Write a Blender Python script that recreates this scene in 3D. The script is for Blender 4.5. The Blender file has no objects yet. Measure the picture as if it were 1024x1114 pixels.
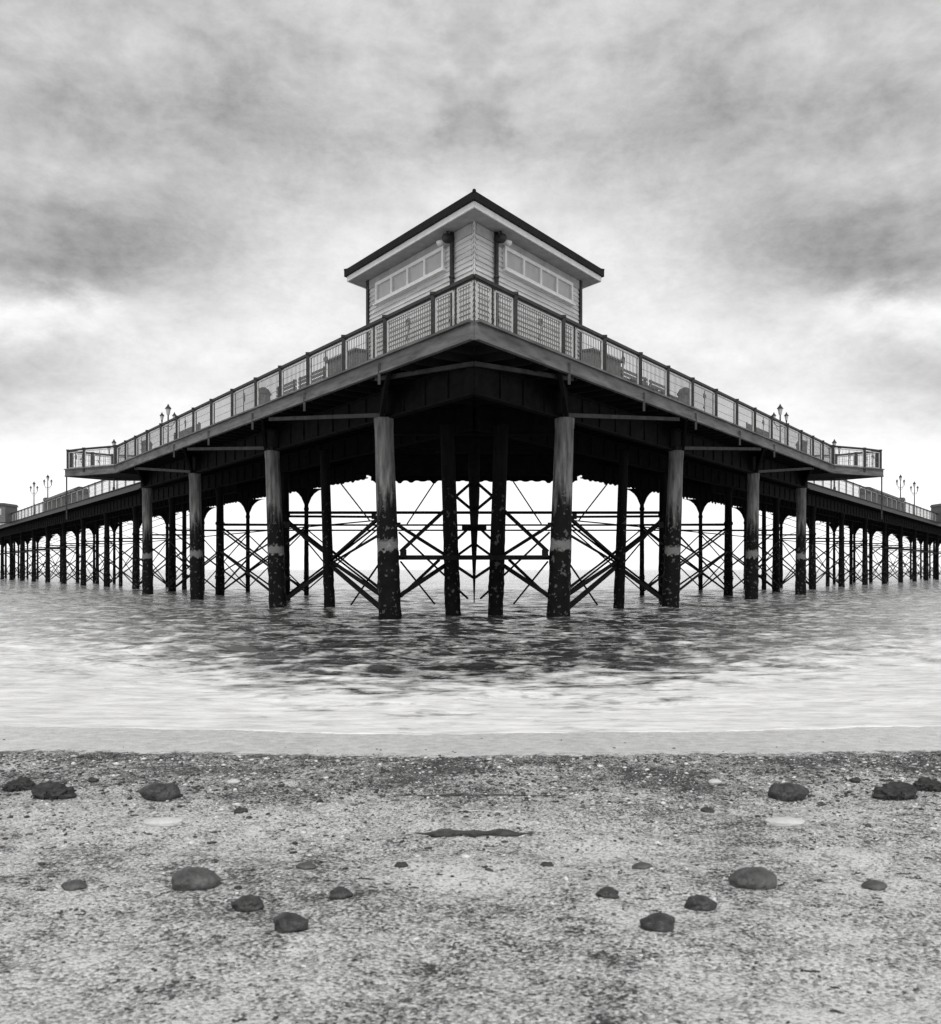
import bpy, bmesh, math, random
import numpy as np
from mathutils import Vector, Matrix, noise as mn

random.seed(7); np.random.seed(7)
sc = bpy.context.scene
COL = sc.collection
EYE = 1.5                      # camera height over the water (z = 0)

# ------------------------------------------------------------------ camera
cam = bpy.data.cameras.new('camera'); camo = bpy.data.objects.new('camera', cam); COL.objects.link(camo)
camo.location = (0, 0, EYE); camo.rotation_euler = (math.radians(90), 0, 0)
cam.sensor_fit = 'HORIZONTAL'; cam.sensor_width = 36; cam.lens = 36*1000/1024
cam.shift_x = -4/1024; cam.shift_y = 62/1024
cam.clip_start = 0.05; cam.clip_end = 12000
sc.camera = camo
cam.dof.use_dof = True; cam.dof.focus_distance = 22; cam.dof.aperture_fstop = 6.3

# ------------------------------------------------------------------ sky
SUN_EL, SUN_AZ = 48, 178       # behind the viewer, high, veiled by cloud
w = bpy.data.worlds.new('World'); sc.world = w; w.use_nodes = True
nt = w.node_tree; N = nt.nodes; L = nt.links; N.clear()
out = N.new('ShaderNodeOutputWorld'); bg = N.new('ShaderNodeBackground'); L.new(bg.outputs[0], out.inputs[0])
def wm(op, a, b=None, c=None, clamp=False):
    n = N.new('ShaderNodeMath'); n.operation = op; n.use_clamp = clamp
    for i, v in enumerate((a, b, c)):
        if v is None: continue
        if isinstance(v, (int, float)): n.inputs[i].default_value = v
        else: L.new(v, n.inputs[i])
    return n.outputs[0]
sky = N.new('ShaderNodeTexSky'); sky.sky_type = 'NISHITA'; sky.sun_disc = False
sky.sun_elevation = math.radians(SUN_EL); sky.sun_rotation = math.radians(SUN_AZ)
bw = N.new('ShaderNodeRGBToBW'); L.new(sky.outputs[0], bw.inputs[0])
tc = N.new('ShaderNodeTexCoord'); sx = N.new('ShaderNodeSeparateXYZ'); L.new(tc.outputs['Generated'], sx.inputs[0])
ax = wm('ABSOLUTE', sx.outputs[0]); az = wm('ARCTAN2', ax, sx.outputs[1]); el = wm('ARCSINE', sx.outputs[2])
az = wm('MULTIPLY', az, 57.29578); el = wm('MULTIPLY', el, 57.29578)
# warped coordinates so the banks get ragged edges
cv = N.new('ShaderNodeCombineXYZ'); L.new(wm('MULTIPLY', az, .05), cv.inputs[0]); L.new(wm('MULTIPLY', el, .085), cv.inputs[1])
nw = N.new('ShaderNodeTexNoise'); nw.inputs['Scale'].default_value = 1.3; nw.inputs['Detail'].default_value = 7; nw.inputs['Roughness'].default_value = .6
L.new(cv.outputs[0], nw.inputs['Vector'])
sw = N.new('ShaderNodeSeparateColor'); L.new(nw.outputs['Color'], sw.inputs[0])
azw = wm('ADD', az, wm('MULTIPLY', wm('SUBTRACT', sw.outputs[0], .5), 30))
elw = wm('ADD', el, wm('MULTIPLY', wm('SUBTRACT', sw.outputs[1], .5), 14))
ramp = N.new('ShaderNodeValToRGB'); L.new(wm('DIVIDE', elw, 60), ramp.inputs[0])
cr = ramp.color_ramp; cr.elements[0].position = 0; cr.elements[0].color = (1.0,)*3+(1,)
cr.elements[1].position = 1; cr.elements[1].color = (.42,)*3+(1,)
for p, v in ((.07, .98), (.14, .80), (.24, .67), (.42, .53), (.6, .44)):
    e = cr.elements.new(p); e.color = (v, v, v, 1)
val = ramp.outputs[0]
bwv = N.new('ShaderNodeRGBToBW'); L.new(val, bwv.inputs[0]); val = bwv.outputs[0]
def blob(a0, e0, sa, se, amp):
    global val
    d1 = wm('POWER', wm('DIVIDE', wm('SUBTRACT', azw, a0), sa), 2); d2 = wm('POWER', wm('DIVIDE', wm('SUBTRACT', elw, e0), se), 2)
    g = wm('EXPONENT', wm('MULTIPLY', wm('ADD', d1, d2), -1))
    val = wm('ADD', val, wm('MULTIPLY', g, amp))
blob(14, 26, 9, 3.0, -.20); blob(24, 19, 9, 3.6, -.32); blob(27, 10.6, 8, 2.4, -.26)
blob(26, 14.8, 9, 1.3, .24); blob(4, 19, 7, 5, .12); blob(8, 30, 5, 3, .10); blob(1, 27, 2.2, 3.0, -.08); blob(17, 12, 6, 3, .06); blob(45, 22, 14, 8, -.15)
nf = N.new('ShaderNodeTexNoise'); nf.inputs['Scale'].default_value = 2.6; nf.inputs['Detail'].default_value = 11; nf.inputs['Roughness'].default_value = .68; nf.inputs['Distortion'].default_value = .12
L.new(cv.outputs[0], nf.inputs['Vector'])
fade = wm('MULTIPLY', wm('DIVIDE', el, 12), 1, clamp=True)
val = wm('ADD', val, wm('MULTIPLY', wm('MULTIPLY', wm('SUBTRACT', nf.outputs['Fac'], .5), .72), fade))
val = wm('ADD', wm('MULTIPLY', val, .86), wm('MULTIPLY', bw.outputs[0], .004))
val = wm('MAXIMUM', val, .12)
# bright haze near the horizon, dim ground half
L.new(val, bg.inputs['Color']); bg.inputs['Strength'].default_value = 1.0

sun = bpy.data.lights.new('sun', 'SUN'); so = bpy.data.objects.new('sun', sun); COL.objects.link(so)
sun.energy = 1.5; sun.angle = math.radians(14); sun.color = (1, .985, .96)
so.rotation_euler = (math.radians(90-SUN_EL), 0, math.radians(-2))
sc.view_settings.view_transform = 'Standard'; sc.view_settings.look = 'None'
sc.view_settings.exposure = 0.42; sc.view_settings.gamma = 1

# ------------------------------------------------------------------ materials (the photograph is black and white: every colour is a grey)
def mat(name, c0, c1=None, scale=4, rough=.6, bump=0, bscale=30, stretch=(1, 1, 1), metal=0, spec=.4, detail=6):
    m = bpy.data.materials.new(name); m.use_nodes = True; nt = m.node_tree; n = nt.nodes; l = nt.links
    b = n['Principled BSDF']; b.inputs['Roughness'].default_value = rough; b.inputs['Metallic'].default_value = metal
    b.inputs['Specular IOR Level'].default_value = spec
    t = n.new('ShaderNodeTexCoord'); mp = n.new('ShaderNodeMapping'); mp.inputs['Scale'].default_value = stretch
    l.new(t.outputs['Object'], mp.inputs[0])
    if c1 is None: c1 = c0
    ns = n.new('ShaderNodeTexNoise'); ns.inputs['Scale'].default_value = scale; ns.inputs['Detail'].default_value = detail; ns.inputs['Roughness'].default_value = .65
    l.new(mp.outputs[0], ns.inputs['Vector'])
    r = n.new('ShaderNodeValToRGB'); r.color_ramp.elements[0].position = .32; r.color_ramp.elements[1].position = .68
    r.color_ramp.elements[0].color = (c0, c0, c0, 1); r.color_ramp.elements[1].color = (c1, c1, c1, 1)
    l.new(ns.outputs['Fac'], r.inputs[0]); l.new(r.outputs[0], b.inputs['Base Color'])
    if bump:
        nb = n.new('ShaderNodeTexNoise'); nb.inputs['Scale'].default_value = bscale; nb.inputs['Detail'].default_value = 8
        l.new(mp.outputs[0], nb.inputs['Vector'])
        bp = n.new('ShaderNodeBump'); bp.inputs['Strength'].default_value = 1; bp.inputs['Distance'].default_value = bump
        l.new(nb.outputs['Fac'], bp.inputs['Height']); l.new(bp.outputs[0], b.inputs['Normal'])
    return m
M = {}
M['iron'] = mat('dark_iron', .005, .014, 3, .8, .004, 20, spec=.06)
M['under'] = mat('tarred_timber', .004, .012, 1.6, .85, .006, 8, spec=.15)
M['fascia'] = mat('fascia_paint', .045, .17, 1.6, .6, .003, 14, (.5, .5, 3))
M['tie'] = mat('tie_grey_paint', .03, .07, 3, .7, spec=.2)
M['deck'] = mat('deck_boards', .12, .2, 3, .8, .004, 20)
M['rail'] = mat('rail_dark_paint', .012, .035, 6, .55, .002, 30, spec=.3)
M['white'] = mat('white_paint', .30, .48, 5, .5, .002, 30)
M['bars'] = mat('pale_bar_paint', .08, .18, 5, .5)
M['scroll'] = mat('scroll_grey_paint', .1, .2, 5, .5)
M['siding'] = mat('cream_siding', .44, .66, 1.1, .6, .002, 12, (.6, .6, 6))
M['trim'] = mat('window_trim', .60, .74, 4, .5, .001, 20)
M['pane'] = mat('frosted_pane', .34, .44, 1.5, .25, .001, 9)
M['slate'] = mat('roof_slate', .004, .012, 6, .7, .006, 12, spec=.15)
M['soffit'] = mat('soffit_board', .26, .38, 3, .7, .002, 12)
M['bin'] = mat('dark_bin_paint', .04, .07, 6, .5)
M['greyboard'] = mat('grey_board', .10, .18, 3, .65, .003, 10, (1, 1, 4))
M['glass'] = mat('lantern_glass', .35, .45, 8, .15)
M['stone'] = mat('wet_stone', .014, .07, 14, .4, .02, 30)
M['stone2'] = mat('grey_stone', .03, .14, 12, .5, .018, 30)
M['shell'] = mat('pale_shell', .5, .7, 12, .4, .004, 40)
M['weed'] = mat('dark_seaweed', .018, .05, 20, .6, .01, 40)
M['wood'] = mat('drift_wood', .03, .10, 12, .8, .006, 40, (1, 6, 6))

def column_mat(name, paint):
    m = mat(name, .3, .5); n = m.node_tree.nodes; l = m.node_tree.links; n.clear()
    o = n.new('ShaderNodeOutputMaterial'); b = n.new('ShaderNodeBsdfPrincipled'); l.new(b.outputs[0], o.inputs[0])
    g = n.new('ShaderNodeNewGeometry'); s = n.new('ShaderNodeSeparateXYZ'); l.new(g.outputs['Position'], s.inputs[0])
    def m2(op, a, c, cl=False):
        q = n.new('ShaderNodeMath'); q.operation = op; q.use_clamp = cl
        for i, v in enumerate((a, c)):
            if isinstance(v, (int, float)): q.inputs[i].default_value = v
            else: l.new(v, q.inputs[i])
        return q.outputs[0]
    mp = n.new('ShaderNodeMapping'); mp.inputs['Scale'].default_value = (5, 5, .7); l.new(g.outputs['Position'], mp.inputs[0])
    st = n.new('ShaderNodeTexNoise'); st.inputs['Scale'].default_value = 1.6; st.inputs['Detail'].default_value = 7; l.new(mp.outputs[0], st.inputs['Vector'])
    sp = n.new('ShaderNodeTexNoise'); sp.inputs['Scale'].default_value = 7; sp.inputs['Detail'].default_value = 6; l.new(g.outputs['Position'], sp.inputs['Vector'])
    zz = m2('ADD', s.outputs[2], m2('MULTIPLY', m2('SUBTRACT', st.outputs['Fac'], .5), 2.4))
    up = m2('MULTIPLY', m2('SUBTRACT', zz, 3.35), .9, True)         # paint above the splash zone
    zb = m2('ADD', s.outputs[2], m2('MULTIPLY', m2('SUBTRACT', sp.outputs['Fac'], .5), .55))
    band = m2('SUBTRACT', 1.0, m2('MULTIPLY', m2('ABSOLUTE', m2('SUBTRACT', zb, 2.26), 0), 5.0), True)
    band = m2('MULTIPLY', m2('MULTIPLY', band, 3.0, True), 1.0)
    dark = m2('ADD', .006, m2('MULTIPLY', m2('GREATER_THAN', sp.outputs['Fac'], .62), .07))
    pnt = m2('MULTIPLY', m2('MAXIMUM', m2('ADD', -.35, m2('MULTIPLY', st.outputs['Fac'], 2.6)), .25), paint)
    c = m2('ADD', m2('MULTIPLY', up, pnt), m2('MULTIPLY', m2('SUBTRACT', 1.0, up), dark))
    bandc = m2('MULTIPLY', band, .15 if paint > .1 else 0.0)
    c = m2('ADD', c, bandc)
    l.new(c, b.inputs['Base Color']); b.inputs['Roughness'].default_value = .7; b.inputs['Specular IOR Level'].default_value = .10 if paint > .1 else .06
    bp = n.new('ShaderNodeBump'); bp.inputs['Distance'].default_value = .03; bp.inputs['Strength'].default_value = .8
    l.new(sp.outputs['Fac'], bp.inputs['Height']); l.new(bp.outputs[0], b.inputs['Normal'])
    return m
M['column'] = column_mat('column_paint_and_weed', .15)
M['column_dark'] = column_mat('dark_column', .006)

# ------------------------------------------------------------------ helpers
def finish(name, bm, m, parent=None, smooth=False):
    bmesh.ops.recalc_face_normals(bm, faces=bm.faces[:])
    me = bpy.data.meshes.new(name); bm.to_mesh(me); bm.free()
    if m: me.materials.append(m)
    if smooth:
        for p in me.polygons: p.use_smooth = True
    o = bpy.data.objects.new(name, me); COL.objects.link(o)
    if parent: o.parent = parent
    return o
def tag(o, label, cat, group=None, kind=None):
    o['label'] = label; o['category'] = cat
    if group: o['group'] = group
    if kind: o['kind'] = kind
    return o
def thing(name, label, cat, loc=(0, 0, 0), group=None, rz=0):
    o = bpy.data.objects.new(name, None); COL.objects.link(o); o.location = loc; o.rotation_euler = (0, 0, rz)
    return tag(o, label, cat, group)
def bar(bm, a, b, w, h=None, up=None):
    """box section from a to b, w across, h along 'up'"""
    a = Vector(a); b = Vector(b); h = h or w
    d = (b-a)
    if d.length < 1e-6: return
    d.normalize(); u = Vector(up) if up else Vector((0, 0, 1))
    if abs(d.dot(u)) > .98: u = Vector((0, 1, 0))
    s = d.cross(u).normalized(); u = s.cross(d).normalized()
    vs = []
    for p in (a, b):
        for i, j in ((-1, -1), (1, -1), (1, 1), (-1, 1)):
            vs.append(bm.verts.new(p + s*(i*w/2) + u*(j*h/2)))
    for f in ((0, 1, 2, 3), (4, 7, 6, 5), (0, 4, 5, 1), (1, 5, 6, 2), (2, 6, 7, 3), (3, 7, 4, 0)):
        bm.faces.new([vs[i] for i in f])
def box(bm, x0, x1, y0, y1, z0, z1):
    bar(bm, (x0, (y0+y1)/2, (z0+z1)/2), (x1, (y0+y1)/2, (z0+z1)/2), y1-y0, z1-z0)
def tube(bm, pts, rads, seg=10, cap=True):
    pts = [Vector(p) for p in pts]; rings = []
    for i, p in enumerate(pts):
        d = (pts[min(i+1, len(pts)-1)] - pts[max(i-1, 0)]).normalized()
        u = Vector((0, 0, 1)) if abs(d.z) < .9 else Vector((0, 1, 0))
        s = d.cross(u).normalized(); t = s.cross(d).normalized()
        rings.append([bm.verts.new(p + (s*math.cos(2*math.pi*k/seg) + t*math.sin(2*math.pi*k/seg))*rads[i]) for k in range(seg)])
    for i in range(len(rings)-1):
        for k in range(seg):
            bm.faces.new((rings[i][k], rings[i][(k+1) % seg], rings[i+1][(k+1) % seg], rings[i+1][k]))
    if cap: bm.faces.new(rings[0]); bm.faces.new(rings[-1][::-1])
def prism(bm, pts, z0, z1):
    n = len(pts); lo = [bm.verts.new((p[0], p[1], z0)) for p in pts]; hi = [bm.verts.new((p[0], p[1], z1)) for p in pts]
    for i in range(n): bm.faces.new((lo[i], lo[(i+1) % n], hi[(i+1) % n], hi[i]))
    f1 = bm.faces.new(lo[::-1]); f2 = bm.faces.new(hi); f1.normal_update(); f2.normal_update()
    bmesh.ops.triangulate(bm, faces=[f1, f2])
def plate(bm, poly, off):
    """solid plate: polygon of 3-d points extruded by off"""
    off = Vector(off); a = [bm.verts.new(Vector(p)-off/2) for p in poly]; b = [bm.verts.new(Vector(p)+off/2) for p in poly]; n = len(poly)
    for i in range(n): bm.faces.new((a[i], a[(i+1) % n], b[(i+1) % n], b[i]))
    f1 = bm.faces.new(a[::-1]); f2 = bm.faces.new(b); f1.normal_update(); f2.normal_update()
    bmesh.ops.triangulate(bm, faces=[f1, f2])

# surveyed layout: px offset from the axis and depth -> place
def X(px, D): return (px-516)/1000*D
def P(px, py, D): return Vector((X(px, D), D, EYE+(619-py)/1000*D))
DX, DY = .556, .831            # wing direction (left wing runs along (-DX, DY)), inward normal (DY, DX)
CORN = 23.0
def W(s, n=0, z=0, side=-1):   # side -1 = left wing, +1 = right wing
    x = -DX*s + DY*n; y = CORN + DY*s + DX*n
    return Vector((x*(-side), y, z))
ZT, ZB = 7.64, 7.23            # deck top, underside of fascia
ZG = 6.3                       # underside of the girders
SIDES = ((-1, 'left'), (1, 'right'))

# ------------------------------------------------------------------ beach
def lobes(x): return .05*np.sin(x*1.7+.4)+.045*np.abs(np.sin(x*1.13+.8+.6*np.sin(x*.7)))+.02*np.sin(x*5.3+np.sin(x*2))+.012*np.sin(x*13+2*np.sin(x*3))
def shore(x): return 8.28 + .10*min(abs(x), 12) + float(lobes(x))
def sand_z(x, y):
    d = shore(x) - y
    z = d*.05 if d > 0 else d*.055
    if d > 0: z += min(d, 1.2)*.012*mn.noise(Vector((abs(x)*1.1, y*1.5, 0))) + min(max(d-1.1, 0), 1)*.016*mn.noise(Vector((abs(x)*3.3, y*4, 5)))
    return max(z, -3.2) if y > 0 else min(z, .62)
def grid_mesh(name, xs_fn, ys, nx, zfn, m):
    vs = []; ny = len(ys)
    for y in ys:
        hw = xs_fn(y)
        for i in range(nx):
            u = -1+2*i/(nx-1); x = hw*math.copysign(abs(u)**1.6, u); vs.append((x, y, zfn(x, y)))
    fs = [(j*nx+i, j*nx+i+1, (j+1)*nx+i+1, (j+1)*nx+i) for j in range(ny-1) for i in range(nx-1)]
    me = bpy.data.meshes.new(name); me.from_pydata(vs, [], fs); me.materials.append(m)
    for p in me.polygons: p.use_smooth = True
    o = bpy.data.objects.new(name, me); COL.objects.link(o); return o
def sand_mat():
    m = bpy.data.materials.new('shingly_sand'); m.use_nodes = True; n = m.node_tree.nodes; l = m.node_tree.links; b = n['Principled BSDF']
    g = n.new('ShaderNodeNewGeometry'); s = n.new('ShaderNodeSeparateXYZ'); l.new(g.outputs['Position'], s.inputs[0])
    def m2(op, a, c=0, cl=False):
        q = n.new('ShaderNodeMath'); q.operation = op; q.use_clamp = cl
        for i, v in enumerate((a, c)):
            if isinstance(v, (int, float)): q.inputs[i].default_value = v
            else: l.new(v, q.inputs[i])
        return q.outputs[0]
    def noise(sc_, det, ro=.6):
        q = n.new('ShaderNodeTexNoise'); q.inputs['Scale'].default_value = sc_; q.inputs['Detail'].default_value = det; q.inputs['Roughness'].default_value = ro
        l.new(g.outputs['Position'], q.inputs['Vector']); return q.outputs['Fac']
    big, mid, fine = noise(1.3, 5), noise(9, 8, .75), noise(70, 6, .75)
    v = n.new('ShaderNodeTexVoronoi'); v.inputs['Scale'].default_value = 85; l.new(g.outputs['Position'], v.inputs['Vector'])
    vc = n.new('ShaderNodeRGBToBW'); l.new(v.outputs['Color'], vc.inputs[0])
    # grains: each cell its own grey
    grain = m2('MULTIPLY', m2('POWER', vc.outputs[0], 1.4), .75)
    col = m2('ADD', m2('MULTIPLY', grain, .5), m2('MULTIPLY', m2('SUBTRACT', mid, .24), .62))
    col = m2('ADD', col, m2('MULTIPLY', m2('SUBTRACT', big, .5), .75))
    pat = noise(3.6, 7, .7); col = m2('SUBTRACT', col, m2('MULTIPLY', m2('MULTIPLY', m2('SUBTRACT', pat, .54), 5.0, True), .22))
    pt2 = noise(14, 5, .6); col = m2('SUBTRACT', col, m2('MULTIPLY', m2('MULTIPLY', m2('SUBTRACT', pt2, .58), 6.0, True), .20))
    col = m2('ADD', col, m2('MULTIPLY', m2('SUBTRACT', fine, .5), 1.05))
    # the pebble strip below the swash line is coarser and darker
    yb = m2('ADD', s.outputs[1], m2('MULTIPLY', m2('SUBTRACT', mid, .5), .7))
    strip = m2('MULTIPLY', m2('SUBTRACT', yb, 4.6), .55, True)
    col = m2('ADD', col, m2('MULTIPLY', strip, -.14))
    ax_ = m2('ABSOLUTE', s.outputs[0])
    wet_edge = m2('SUBTRACT', m2('ADD', 7.02, m2('MULTIPLY', ax_, .03)), 0)
    wet = m2('MULTIPLY', m2('SUBTRACT', yb, wet_edge), 9, True)
    fl = m2('ADD', .34, m2('MULTIPLY', m2('SUBTRACT', mid, .5), .5))
    fl = m2('ADD', fl, m2('MULTIPLY', m2('SUBTRACT', fine, .5), .5))
    mx = m2('ADD', m2('MULTIPLY', wet, fl), m2('MULTIPLY', m2('SUBTRACT', 1.0, wet), col))
    mx = m2('MULTIPLY', m2('SUBTRACT', mx, .06), 2.15); mx = m2('MAXIMUM', mx, .05); mx = m2('MINIMUM', mx, .85)
    l.new(mx, b.inputs['Base Color'])
    l.new(m2('SUBTRACT', .85, m2('MULTIPLY', wet, .5)), b.inputs['Roughness'])
    hgt = m2('ADD', m2('MULTIPLY', mid, 1.2), m2('ADD', m2('MULTIPLY', fine, .35), m2('MULTIPLY', v.outputs['Distance'], -.7)))
    bp = n.new('ShaderNodeBump'); bp.inputs['Distance'].default_value = .016
    l.new(m2('SUBTRACT', 1.0, m2('MULTIPLY', wet, .82)), bp.inputs['Strength']); l.new(hgt, bp.inputs['Height']); l.new(bp.outputs[0], b.inputs['Normal'])
    return m
ys = [-60, -30, -12, -5, -1, .5] + [1.2+.045*i for i in range(185)] + [10, 12, 16, 25, 45, 70, 150, 400, 1500, 5200]
beach = grid_mesh('beach', lambda y: 60 if y < 0 else 14+max(0, abs(y)-3)*1.6, ys, 260, sand_z, sand_mat()); beach['kind'] = 'structure'

# ------------------------------------------------------------------ sea
def sea():
    ys = [7.6]; y = 7.6
    while y < 70: y *= 1.0034; ys.append(y)
    while y < 5000: y *= 1.02; ys.append(y)
    ys = np.array(ys); nx = 820; u = np.linspace(-1, 1, nx)
    Yg = np.repeat(ys[:, None], nx, 1); hw = 1.3*ys+9; Xg = (.5*u+.5*u**3)[None, :]*hw[:, None]
    Z = np.zeros_like(Xg); rs = np.random.RandomState(3)
    fx = np.abs(Xg)          # the shore bows the same way on both sides of the pier
    for i in range(70):
        lam = .28*(1.062**i); ang = rs.normal(0, .34 if lam > 1 else .45) + math.pi/2
        k = 2*math.pi/lam; amp = .0125*lam**.85 if lam < 1.2 else .0087*(lam/1.2)**.1
        ph = rs.uniform(0, 6.28)
        a = k*(Xg*math.cos(ang)+Yg*math.sin(ang))+ph
        a = a + .9*np.sin(Xg*.37*(1+.05*i)+ph*2)+.7*np.sin(Yg*.29+ph)
        wgt = np.clip(1-(Yg/ (95*lam+18)), 0, 1)
        Z += wgt*amp*(1-2*np.abs(np.sin(a/2))**1.0)*.55 + wgt*amp*np.sin(a)*.45
    shr = 8.28+.10*np.minimum(fx, 12)+lobes(Xg)
    d = Yg-shr
    am = np.clip((d-.2)/7, 0.06, 1)**.8
    Z = Z*am
    # a low spent breaker running up the sand
    Z += .05*np.exp(-((d-2.3-.35*np.sin(Xg*.8+1)-.2*np.sin(Xg*2.1))/.45)**2)*np.clip(d, 0, 1)
    Z += .005*np.exp(-(d/.25)**2)
    Z = np.where(d < -.02, -.06, Z+.006)
    co = np.stack([Xg, Yg, Z], -1).reshape(-1, 3).astype(np.float32)
    ny = len(ys); idx = np.arange(ny*nx).reshape(ny, nx)
    q = np.stack([idx[:-1, :-1], idx[:-1, 1:], idx[1:, 1:], idx[1:, :-1]], -1).reshape(-1, 4)
    me = bpy.data.meshes.new('sea'); me.vertices.add(len(co)); me.vertices.foreach_set('co', co.ravel())
    me.loops.add(q.size); me.loops.foreach_set('vertex_index', q.ravel().astype(np.int32))
    me.polygons.add(len(q)); me.polygons.foreach_set('loop_start', np.arange(0, q.size, 4, dtype=np.int32)); me.polygons.foreach_set('loop_total', np.full(len(q), 4, np.int32))
    me.polygons.foreach_set('use_smooth', np.ones(len(q), bool)); me.update(calc_edges=True)
    m = bpy.data.materials.new('grey_sea_water'); m.use_nodes = True; n = m.node_tree.nodes; l = m.node_tree.links; b = n['Principled BSDF']
    g = n.new('ShaderNodeNewGeometry'); s = n.new('ShaderNodeSeparateXYZ'); l.new(g.outputs['Position'], s.inputs[0])
    def m2(op, a, c=0, cl=False):
        k = n.new('ShaderNodeMath'); k.operation = op; k.use_clamp = cl
        for i, v in enumerate((a, c)):
            if isinstance(v, (int, float)): k.inputs[i].default_value = v
            else: l.new(v, k.inputs[i])
        return k.outputs[0]
    def noise(sc_, det, ro=.6, st=(1, 1, 1)):
        mp = n.new('ShaderNodeMapping'); mp.inputs['Scale'].default_value = st; l.new(g.outputs['Position'], mp.inputs[0])
        k = n.new('ShaderNodeTexNoise'); k.inputs['Scale'].default_value = sc_; k.inputs['Detail'].default_value = det; k.inputs['Roughness'].default_value = ro
        l.new(mp.outputs[0], k.inputs['Vector']); return k.outputs['Fac']
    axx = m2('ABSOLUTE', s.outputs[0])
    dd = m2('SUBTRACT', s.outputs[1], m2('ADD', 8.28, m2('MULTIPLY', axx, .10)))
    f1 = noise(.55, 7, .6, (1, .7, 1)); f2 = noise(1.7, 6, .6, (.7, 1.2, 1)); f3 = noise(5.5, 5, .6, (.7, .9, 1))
    side = m2('MULTIPLY', m2('SUBTRACT', m2('DIVIDE', axx, m2('ADD', s.outputs[1], 1)), .18), 3.2, True)  # paints bright sky reflection into the water colour either side of the pier
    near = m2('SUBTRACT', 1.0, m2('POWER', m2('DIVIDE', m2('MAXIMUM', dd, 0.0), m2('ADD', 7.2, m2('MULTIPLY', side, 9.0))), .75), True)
    mid_glints = m2('MULTIPLY', m2('SUBTRACT', 1.0, m2('DIVIDE', dd, 60.0), True), .15)  # white flecks farther out: sky glints painted into the water colour
    th = m2('ADD', m2('ADD', m2('MULTIPLY', near, .46), m2('MULTIPLY', side, .13)), mid_glints)
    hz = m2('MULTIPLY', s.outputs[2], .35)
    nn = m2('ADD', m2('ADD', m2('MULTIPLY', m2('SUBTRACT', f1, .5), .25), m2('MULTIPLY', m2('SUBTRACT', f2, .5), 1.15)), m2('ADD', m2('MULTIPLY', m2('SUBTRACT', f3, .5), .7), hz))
    foam_glints = m2('MULTIPLY', m2('SUBTRACT', m2('ADD', th, nn), .09), 3.2, True)  # shore foam, plus painted sky glints on the open water
    bc = m2('ADD', m2('ADD', .035, m2('MULTIPLY', side, .27)), m2('MULTIPLY', m2('MULTIPLY', foam_glints, .78), m2('SUBTRACT', 1.0, m2('MULTIPLY', side, .4)))); fg = noise(3.2, 8, .75, (.5, 1.6, 1)); bc = m2('MULTIPLY', bc, m2('MINIMUM', m2('ADD', .12, m2('MULTIPLY', fg, 1.65)), 1.1))
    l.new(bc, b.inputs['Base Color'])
    l.new(m2('ADD', .07, m2('MULTIPLY', foam_glints, .6)), b.inputs['Roughness']); b.inputs['IOR'].default_value = 1.33
    b.inputs['Specular IOR Level'].default_value = .5
    w1 = noise(9, 6, .6, (.6, 1.3, 1)); w2 = noise(1.1, 5, .55, (.6, 1.5, 1))
    far = m2('MULTIPLY', m2('SUBTRACT', s.outputs[1], 25), .03, True)
    hh = m2('ADD', m2('MULTIPLY', w1, .011), m2('ADD', m2('MULTIPLY', m2('MULTIPLY', w2, far), .16), m2('MULTIPLY', m2('MULTIPLY', foam_glints, f2), .03)))
    bp = n.new('ShaderNodeBump'); bp.inputs['Distance'].default_value = 1; bp.inputs['Strength'].default_value = .9
    l.new(hh, bp.inputs['Height']); l.new(bp.outputs[0], b.inputs['Normal'])
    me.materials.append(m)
    o = bpy.data.objects.new('sea', me); COL.objects.link(o); o['kind'] = 'structure'
sea()

# ------------------------------------------------------------------ pier
pier = thing('pier', 'dark pier head on tall columns over the sea, its walkways running off to both sides', 'pier', (0, 0, 0))
SE = 38.6                      # end of the head along each wing
SW = 200
half = [W(SE), Vector((-25.4, 57.2, 0)), Vector((-23.4, 59.6, 0)), W(42, 4), W(SW, 4), W(SW, 10.3), W(25.6, 10.3)]
def outline(inset=0):
    l = [(0, CORN+inset*1.8)] + [(p.x+inset*.83, p.y+inset*.5) for p in half[:1]] + [(p.x, p.y) for p in half[1:]]
    return l, [(-x, y) for x, y in l[1:]][::-1]
lft, rgt = outline()
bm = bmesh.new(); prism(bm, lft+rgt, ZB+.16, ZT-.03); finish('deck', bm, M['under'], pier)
bm = bmesh.new()
pl, pr = outline(.02); prism(bm, pl+pr, ZT-.025, ZT); finish('walking_surface', bm, M['deck'], pier)
# fascia boards round the edge
edge = [Vector((0, CORN, 0))]+half[:5]
for side, _ in SIDES:
    for i in range(len(edge)-1):
        a, b = edge[i].copy(), edge[i+1].copy()
        if side > 0: a.x *= -1; b.x *= -1
        dr = (b-a).normalized(); nrm = Vector((dr.y, -dr.x, 0))
        if nrm.dot(Vector((a.x, a.y-45, 0))) < 0: nrm = -nrm
        off = nrm*.045
        zl = (ZB, ZT+.02) if i < 3 else (ZB+.05, ZT)
        bm = bmesh.new(); bar(bm, a+off+Vector((0, 0, (zl[0]+zl[1])/2)), b+off+Vector((0, 0, (zl[0]+zl[1])/2)), .085, zl[1]-zl[0])
        bar(bm, a+off*2.3+Vector((0, 0, ZT+.05)), b+off*2.3+Vector((0, 0, ZT+.05)), .17, .055)
        bar(bm, a+off*2.2+Vector((0, 0, ZB+.04)), b+off*2.2+Vector((0, 0, ZB+.04)), .05, .06)
        finish('fascia', bm, M['fascia'] if i < 3 else M['rail'], pier)
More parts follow.
